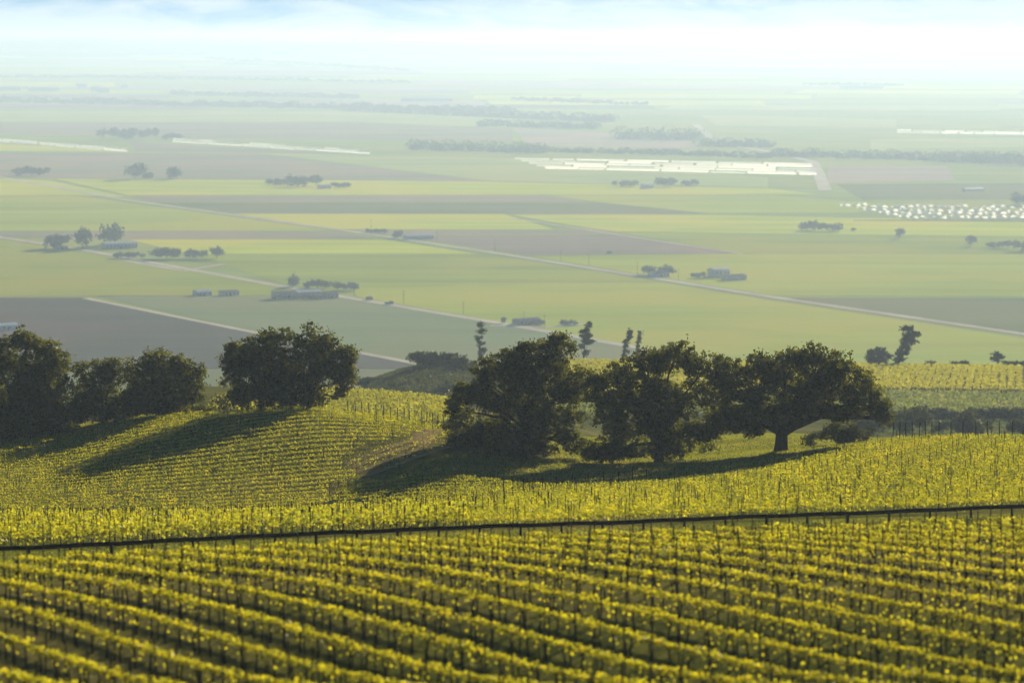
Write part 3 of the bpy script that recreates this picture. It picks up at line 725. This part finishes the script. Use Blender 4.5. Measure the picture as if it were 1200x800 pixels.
# tall wind-bent eucalyptus below the oaks
def euc(label, px, top, bot, wpx, lean, Y, group='wind-bent eucalyptus at the valley edge', dens=10, thick=1.0):
    n = 7; el = []
    for k in range(n):
        t = (k + 0.6) / n; y_ = bot + (top - bot) * t
        ww = wpx * (0.5 + 0.5 * math.sin(t * 2.6)) * 0.36 * random.uniform(0.65, 1.3) * thick
        el.append((px + lean * t ** 1.5 + random.uniform(-.22, .22) * wpx, y_, ww, (bot - top) / n * random.uniform(.4, .75)))
    return tree('eucalyptus_tree', label, 'eucalyptus', (px, bot), Y, el[1:], M['euc'], dens, 1.1, 0.42, trunk_r=0.28, fill=0.3, group=group)
euc('narrow ragged upright eucalyptus, alone left of the drooping oak top', 561, 379, 428, 12, 4, 1010)
euc('faint small eucalyptus just above the drooping oak crown', 632, 397, 428, 9, 2, 1010)
euc('eucalyptus tip peeping over the right top of the drooping oak', 658, 390, 428, 12, 3, 1010)
euc('bushy leaning eucalyptus above the gap between the drooping and airy oaks', 684, 380, 422, 16, 6, 1010)
euc('slender leaning eucalyptus above the airy oak, left of its bare twin', 730, 387, 424, 8, 9, 1000)
euc('thin nearly bare eucalyptus right of its leafy slender twin', 746, 388, 424, 6, 4, 1000, dens=5)
euc('small faint tree top just above the airy oak', 785, 402, 424, 8, 1, 1000)
euc('broad wind-bent eucalyptus on the right, taller than the bush beside it', 1052, 382, 432, 26, 16, 1005, thick=1.2, dens=14)
tree('round_tree', 'round dark tree left of the broad wind-bent eucalyptus', 'tree', (1026, 431), 1003, [(1020,418,8,8),(1034,415,10,9),(1028,424,13,6)], M['euc'], 12, 1.1, 0.42, 0.3)
tree('round_tree', 'lone small round tree beside the dirt road, right of the eucalyptus', 'tree', (1169, 426), 1030, [(1169,417,6,5),(1166,420,5,4)], M['euc'], 12, 1.1, 0.42, 0.2)
for (x, w2) in ((975, 30), (1090, 14), (1125, 26), (1190, 40)):
    shrub({975:'low brush left of the dirt road start',1090:'low brush clump above the dirt road bend',1125:'low brush between road bend and lone tree',1190:'dark brush at the right end of the dirt road'}[x], x, 429, 1025, w2, 6, M['shrub'], dens=8, ls=0.4, sub=1.1)

# ---- valley: farmsteads, windbreaks
def vtree(label, px, py, w_, h_, group, name='valley_tree', mat=None):
    p = flat(px, py); Y = p.y; s = Y / F
    n = max(1, int(w_ / max(h_, 1) * 1.3)); el = []
    for k in range(n):
        t = (k + .5) / n - .5
        for q in range(2):
            el.append((px + t * w_ * .8 + random.uniform(-.1, .1) * w_, py - h_ * random.uniform(.38, .66), max(w_ / n * .55, h_ * .28), h_ * random.uniform(.28, .42)))
    sub = max(1.2, 0.09 * h_ * s * 2); return tree(name, label, 'tree', (px, py), Y, el, mat or M['fartree'], 8, sub, sub * 0.42, trunk_r=max(.2, h_ * s * .03), fill=.4, group=group)

def house(label, px, py, wpx, hpx, deep=13, rz=0.5, wall='wall', roof='roof', cat='farmhouse', name='farmhouse', group=None, win=True):
    p = flat(px, py); s = p.y / F; W = wpx * s; Hh = hpx * s * 0.66; Rh = min(hpx * s * 0.3, deep * 0.11); D = deep
    p.z += 0.3
    t = empty(name, p, rz); tag(t, label, cat, group)
    mb = MB(); mb.box((0, 0, Hh / 2 - .2), (W, D, Hh + .4))
    mb.add([(-W / 2, -D / 2, Hh), (-W / 2, D / 2, Hh), (-W / 2, 0, Hh + Rh * .96)], [(0, 2, 1)]); mb.add([(W / 2, -D / 2, Hh), (W / 2, D / 2, Hh), (W / 2, 0, Hh + Rh * .96)], [(0, 1, 2)])
    mb.build('wall', M[wall], t)
    e = 0.5; mb = MB(); th = 0.2
    for sg in (-1, 1):
        a = [(-W / 2 - e, sg * (D / 2 + e), Hh - .15), (W / 2 + e, sg * (D / 2 + e), Hh - .15), (W / 2 + e, 0, Hh + Rh), (-W / 2 - e, 0, Hh + Rh)]
        mb.add(a + [(x, y2, z + th) for x, y2, z in a], [(3, 2, 1, 0), (4, 5, 6, 7), (0, 1, 5, 4), (1, 2, 6, 5), (2, 3, 7, 6), (3, 0, 4, 7)])
    mb.build('roof', M[roof], t)
    if win:
        for k in range(max(1, int(W / 4))):
            mb = MB(); mb.box((-W / 2 + (k + .5) * W / max(1, int(W / 4)) + 0.8, -D / 2 - .03, Hh * .55), (1.3, .08, 1.1)); mb.build('window', M['glass'], t)
        mb = MB(); mb.box((-0.7, -D / 2 - .04, 1.05), (1.0, .1, 2.1)); mb.build('door', M['door'], t)
    return t

GL = 'trees round the far left farmstead'
vtree('low dark tree mass at the left of the far left farmstead', 66, 291, 36, 16, GL)
vtree('pointed tree in the middle of the far left farmstead', 97, 291, 18, 24, GL)
vtree('tallest round tree of the far left farmstead', 130, 287, 26, 26, GL)
house('long pale farmhouse at the foot of the tallest round tree', 140, 291, 40, 9, roof='roofw')
house('small tan shed beside the road at the far left farmstead', 72, 293, 12, 5, wall='tan', cat='shed', name='shed')
vtree('low windbreak row, left part, near the road fork', 150, 303, 44, 8, 'windbreak by the road fork', 'windbreak_tree')
vtree('middle rounded part of the windbreak near the road fork', 195, 303, 40, 14, 'windbreak by the road fork', 'windbreak_tree')
vtree('windbreak tree, second from its right end near the road fork', 230, 303, 30, 12, 'windbreak by the road fork', 'windbreak_tree')
vtree('tallest tree at the right end of the road fork windbreak', 254, 303, 14, 15, 'windbreak by the road fork', 'windbreak_tree')
house('isolated white house left of the dark-roofed farm cluster', 237, 346, 18, 7, wall='wall', roof='roofw')
house('isolated grey house between white house and farm cluster', 268, 346, 20, 6, roof='roof')
GC = 'trees of the central left farm cluster'
vtree('round tree at the left end of the central left farm cluster', 343, 336, 13, 14, GC)
vtree('wide tree mass behind the roofs of the farm cluster', 372, 338, 34, 11, GC)
vtree('tree mass at the right end of the farm cluster', 405, 340, 34, 10, GC)
house('grey farmhouse at the front left of the central left farm cluster', 332, 350, 24, 11, roof='roof')
house('long low shed in the middle of the farm cluster', 360, 347, 30, 8, roof='roofw', wall='tan', cat='shed', name='shed', win=False)
house('small tan barn at the right of the farm cluster', 386, 349, 16, 8, wall='tan', cat='barn', name='barn')
vtree('low hedge between road and the farm cluster', 345, 351, 70, 5, GC, 'hedge')
house('pale long greenhouse shed by the second road near mid valley', 490, 280, 34, 6, roof='roofw', cat='shed', name='shed', win=False)
vtree('light tree beside the pale greenhouse shed', 466, 279, 14, 9, 'trees by the mid valley shed')
vtree('low trees left of the mid valley shed', 440, 273, 30, 5, 'trees by the mid valley shed')
house('low grey barn beside the near road junction', 617, 380, 30, 8, deep=12, roof='roof', wall='tan', cat='barn', name='barn')
vtree('tiny tree left of the low grey barn', 590, 379, 6, 9, 'trees by the low grey barn')
vtree('dark hedge running right of the low grey barn', 632, 381, 18, 6, 'trees by the low grey barn', 'hedge')
vtree('small scrub right of the barn hedge', 665, 381, 24, 6, 'trees by the low grey barn', 'shrub')
vtree('roadside bush left of its twin on the near road', 432, 352, 9, 5, 'roadside bushes', 'shrub')
vtree('roadside bush right of its twin on the near road', 456, 357, 9, 4, 'roadside bushes', 'shrub')
GR = 'trees of the right farmstead'
vtree('left round tree of the right farmstead', 762, 322, 16, 12, GR)
vtree('right round tree of the right farmstead', 781, 323, 20, 13, GR)
vtree('low trees between the right farmhouse and the white barn', 818, 326, 22, 7, GR)
house('small pale house under the right farmstead trees', 772, 324, 20, 7)
house('white barn, the brightest roof of the right farmstead', 842, 324, 22, 13, wall='wall', roof='roofw', cat='barn', name='barn')
house('long grey shed right of the white barn', 860, 328, 26, 7, roof='roof', cat='shed', name='shed', win=False)
vtree('dark windbreak block at right, left end', 946, 270, 26, 12, 'right windbreak block', 'windbreak_tree')
vtree('dark windbreak block at right, right end', 972, 271, 34, 11, 'right windbreak block', 'windbreak_tree')
vtree('small lone tree on the line right of the windbreak block', 1055, 279, 10, 12, 'lone valley trees')
vtree('dark lone tree left of the right edge windbreak', 1138, 288, 11, 12, 'lone valley trees')
vtree('right edge windbreak, its lower left part', 1170, 291, 30, 9, 'right edge windbreak', 'windbreak_tree')
vtree('right edge windbreak, its outer part', 1205, 294, 44, 13, 'right edge windbreak', 'windbreak_tree')
vtree('tiny bush beside the dark windbreak block', 1000, 271, 5, 4, 'lone valley trees')
vtree('tiny bush on the fallow field edge', 714, 297, 6, 3, 'lone valley trees')
GU = 'hazy trees in the upper valley'
for lb, x, y_, w2, h2 in [('hazy low tree mass near the upper left edge', 36, 206, 46, 11), ('hazy tall tree, left one of the upper left trio', 158, 210, 20, 20),
        ('hazy small tree, middle one of the upper left trio', 172, 210, 12, 10), ('hazy rounded tree, right one of the upper left trio', 202, 210, 16, 14),
        ('long dark grove in the haze above the first white strip', 150, 163, 74, 13), ('small tail of the long dark grove', 202, 164, 22, 8),
        ('hazy low trees left of the upper middle farm', 325, 217, 32, 8), ('hazy peaked tree of the upper middle farm', 348, 219, 26, 15),
        ('hazy tree at the right of the upper middle farm', 370, 218, 14, 12), ('hazy low block right of the upper middle farm', 399, 220, 24, 7),
        ('hazy dark tree left of the small white building, upper right', 733, 219, 32, 8), ('hazy tree right of the small white building, upper right', 778, 219, 30, 11),
        ('hazy low tree right end of upper right farm', 808, 218, 24, 8), ('dark bush at the right edge below the white tunnels', 1195, 240, 24, 14)]:
    vtree(lb, x, y_, w2, h2, GU)
house('small hazy white building of the upper right farm', 758, 221, 12, 7, roof='roofw', cat='shed', name='shed', win=False)
house('small hazy white building of the upper middle farm', 380, 221, 14, 6, roof='roofw', cat='shed', name='shed', win=False)
house('white shed at the far right in the haze', 1140, 224, 26, 4, roof='roofw', cat='shed', name='shed', win=False)
house('pale house just behind the left edge oak', 8, 386, 22, 8, cat='farmhouse', roof='roofw')

# far buildings at upper left
for lb, x, y_, w2, h2 in [('white hazy packing shed at the far upper left edge', 8, 106, 34, 6), ('white hazy packing shed second from the upper left edge', 52, 107, 36, 6),
       ('tall hazy white building left of the far pair', 96, 103, 12, 7), ('hazy white building, left of the far pair', 113, 107, 12, 8),
       ('hazy white building, right of the far pair', 121, 109, 14, 8), ('small hazy white hut right of the far pair', 146, 103, 8, 5),
       ('tiny white building on the far rise, left', 100, 62, 6, 4), ('tiny white building on the far rise, right', 203, 67, 7, 3),
       ('low pale far building in the right haze', 1010, 104, 50, 5), ('low white far building in the middle haze', 500, 119, 60, 5),
       ('long pale far building on the rise', 285, 76, 50, 4), ('long pale far building right of its twin on the rise', 330, 78, 30, 4)]:
    house(lb, x, y_, w2, h2, deep=30, rz=0.1, roof='roofw', cat='building', name='farm_building', win=False)

# ---- utility poles
def pole(px, py, hp, label, group):
    p = flat(px, py); s = p.y / F; h = hp * s
    t = empty('utility_pole', p, 0.6); tag(t, label, 'utility pole', group)
    mb = MB(); mb.tube([(0, 0, -.5), (0, 0, h)], [.22, .15], 7); mb.build('pole', M['wood'], t, True)
    mb = MB(); mb.box((0, 0, h - .8), (2.4, .15, .15)); mb.build('crossarm', M['wood'], t)
for k, (x, y_) in enumerate([(435, 272.5), (512, 284.5), (580, 295), (657, 307), (690, 312.5), (747, 322), (795, 329.5)]):
    pole(x, y_, 15, '%s utility pole from the left along the farther straight farm road' % ordn(k + 1), 'poles along the farther road')
for k, (x, y_) in enumerate([(345, 334), (415, 347), (473, 356), (543, 369), (614, 380.5), (638, 384.5)]):
    pole(x, y_, 16, '%s utility pole from the left along the nearer farm road' % ordn(k + 1), 'poles along the nearer road')

# ---- white plastic tunnels: long low hoops side by side
def tunnels(pts, n, label, group, h=4.5, wd=12.0):
    """pts = quad in the photo (near-left, near-right, far-right, far-left); n long arched tunnels side by side"""
    a, b, c, d = [flat(*p) for p in pts]; cnt = 0
    for k in range(n):
        t = (k + 0.5) / n; p, q = a.lerp(d, t), b.lerp(c, t); u = 0.0
        while u < 0.985:
            e = min(1.0, u + random.uniform(.06, .2)); cnt += 1
            o = arch(p.lerp(q, u), p.lerp(q, e), wd * random.uniform(.8, 1.1), h * random.uniform(.6, 1.1), span=0.55); tag(o, label.format(ordn(cnt)), 'plastic tunnel', group)
            u = e + random.uniform(.003, .012)
def arch(p, q, wd, h, m=9, span=1.0):
    """thin plastic skin arched over hoops from p to q"""
    L = q - p; L.z = 0; u = L.normalized(); v = Vector((-u.y, u.x, 0)); c0 = (p + q) / 2; n = max(2, int(L.length / 40)); V = []; Fs = []
    for i in range(n + 1):
        t = i / n; s_ = p.lerp(q, t); hh = h * random.uniform(.9, 1.05)
        for j in range(m + 1):
            an = math.pi * span * j / m; w_ = -math.cos(an) * wd / 2
            x, y_ = s_.x + v.x * w_, s_.y + v.y * w_
            V.append((x - c0.x, y_ - c0.y, h1(x, y_) + 0.1 + hh * math.sin(an) ** .8 - c0.z))
    for i in range(n):
        for j in range(m): a = i * (m + 1) + j; Fs.append((a, a + 1, a + m + 2, a + m + 1))
    mb = MB(); mb.add(V, Fs); o = mb.build('plastic_tunnel', M['plastic'], None, True); o.location = c0; return o
tunnels([(-80,161),(152,178.5),(150,175.5),(-80,156)], 2, '{} white tunnel counting rightward from the near edge, far left strip', 'tunnels in the far left strip')
tunnels([(205,167),(438,181),(425,177),(205,162.5)], 3, '{} white tunnel counting rightward from the near edge, bright strip left of centre', 'tunnels in the strip left of centre')
tunnels([(645,199),(958,206.5),(958,192),(600,185)], 5, '{} white tunnel counting rightward from the near edge, wide strip right of centre', 'tunnels in the wide strip right of centre')
tunnels([(1052,156.5),(1290,160),(1290,156),(1052,152)], 2, '{} white tunnel counting rightward from the near edge, thin upper right strip', 'tunnels in the thin strip at upper right')
k = 0
for row in range(4):
    x = 985 + row * 22 + random.uniform(0, 8)
    while x < 1215:
        wd = random.uniform(4, 11); th = random.uniform(2.2, 4.4); y_ = 242.5 + row * 4.0 + random.uniform(-1.2, 1.2) - max(0, 1040 - x) * .04
        if random.random() < 0.88:
            a, b, c, d = [flat(*p) for p in [(x, y_), (x + wd, y_ + .8), (x + wd - 4, y_ + .8 - th), (x - 4, y_ - th)]]
            k += 1; o = arch(a, b, random.uniform(7, 11), random.uniform(2.2, 4.2))
            tag(o, '%s short white tunnel from the left in the %s line of the speckled patch' % (ordn(k), ('back', 'second', 'third', 'front')[row]), 'plastic tunnel', 'short tunnels in the speckled patch')
        x += wd + random.uniform(1, 4)
    k = 0

# ---- far woods that read as masses
def wood(pts, hpx, seed=0, name='far_wood'):
    """band of woodland along image points; (px, base y)"""
    r2 = np.random.default_rng(seed); C = []; sizes = []
    for (x0, y0), (x1, y1) in zip(pts[:-1], pts[1:]):
        n = int(abs(x1 - x0) / 3.2) + 1
        for k in range(n):
            t = (k + r2.random()) / n; x = x0 + (x1 - x0) * t; y_ = y0 + (y1 - y0) * t - r2.random() * 1.5
            p = flat(x, y_); s = p.y / F; h = hpx * s * r2.uniform(.35, 1.15)
            m = 110; d = r2.normal(size=(m, 3)); d /= np.linalg.norm(d, axis=1)[:, None]
            ww = h * r2.uniform(.6, 1.2)
            C.append(np.array([p.x, p.y, p.z + h * .5]) + d * np.array([ww, ww, h * .5]) * r2.uniform(.75, 1.05, (m, 1)))
    C = np.concatenate(C); Y = C[:, 1].mean(); V, Fq = leaves(C, Y / F * 0.95, 0, .8)
    o = mesh_np(name, V, Fq, M['fartree']); tag(o, kind='stuff'); return o
wood([(-80, 55), (0, 56), (60, 57), (120, 58)], 9, 1); wood([(120, 58), (350, 64)], 5, 2); wood([(210, 55), (330, 58), (430, 62)], 7, 3)
wood([(-80, 119), (100, 122), (220, 125), (400, 128), (600, 132)], 7, 4)
wood([(-80, 92), (120, 92), (300, 95), (480, 98)], 3, 5); wood([(240, 70), (480, 84)], 3, 6)
wood([(200, 112), (420, 116)], 5, 7)
wood([(400, 130), (620, 140), (720, 144)], 9, 8); wood([(720, 163), (820, 165)], 15, 9); wood([(600, 178), (760, 181), (905, 186)], 6, 10)
wood([(820, 172), (905, 173)], 10, 11); wood([(905, 184), (1000, 186), (1300, 194)], 10, 12); wood([(1100, 190), (1300, 196)], 14, 13)
wood([(480, 176), (640, 180)], 12, 14); wood([(600, 118), (760, 124)], 4, 15); wood([(940, 100), (1060, 101)], 3, 16)
wood([(560, 148), (700, 152)], 7, 17)
print('objects', len(bpy.data.objects), 'faces', sum(len(m.polygons) for m in bpy.data.meshes))
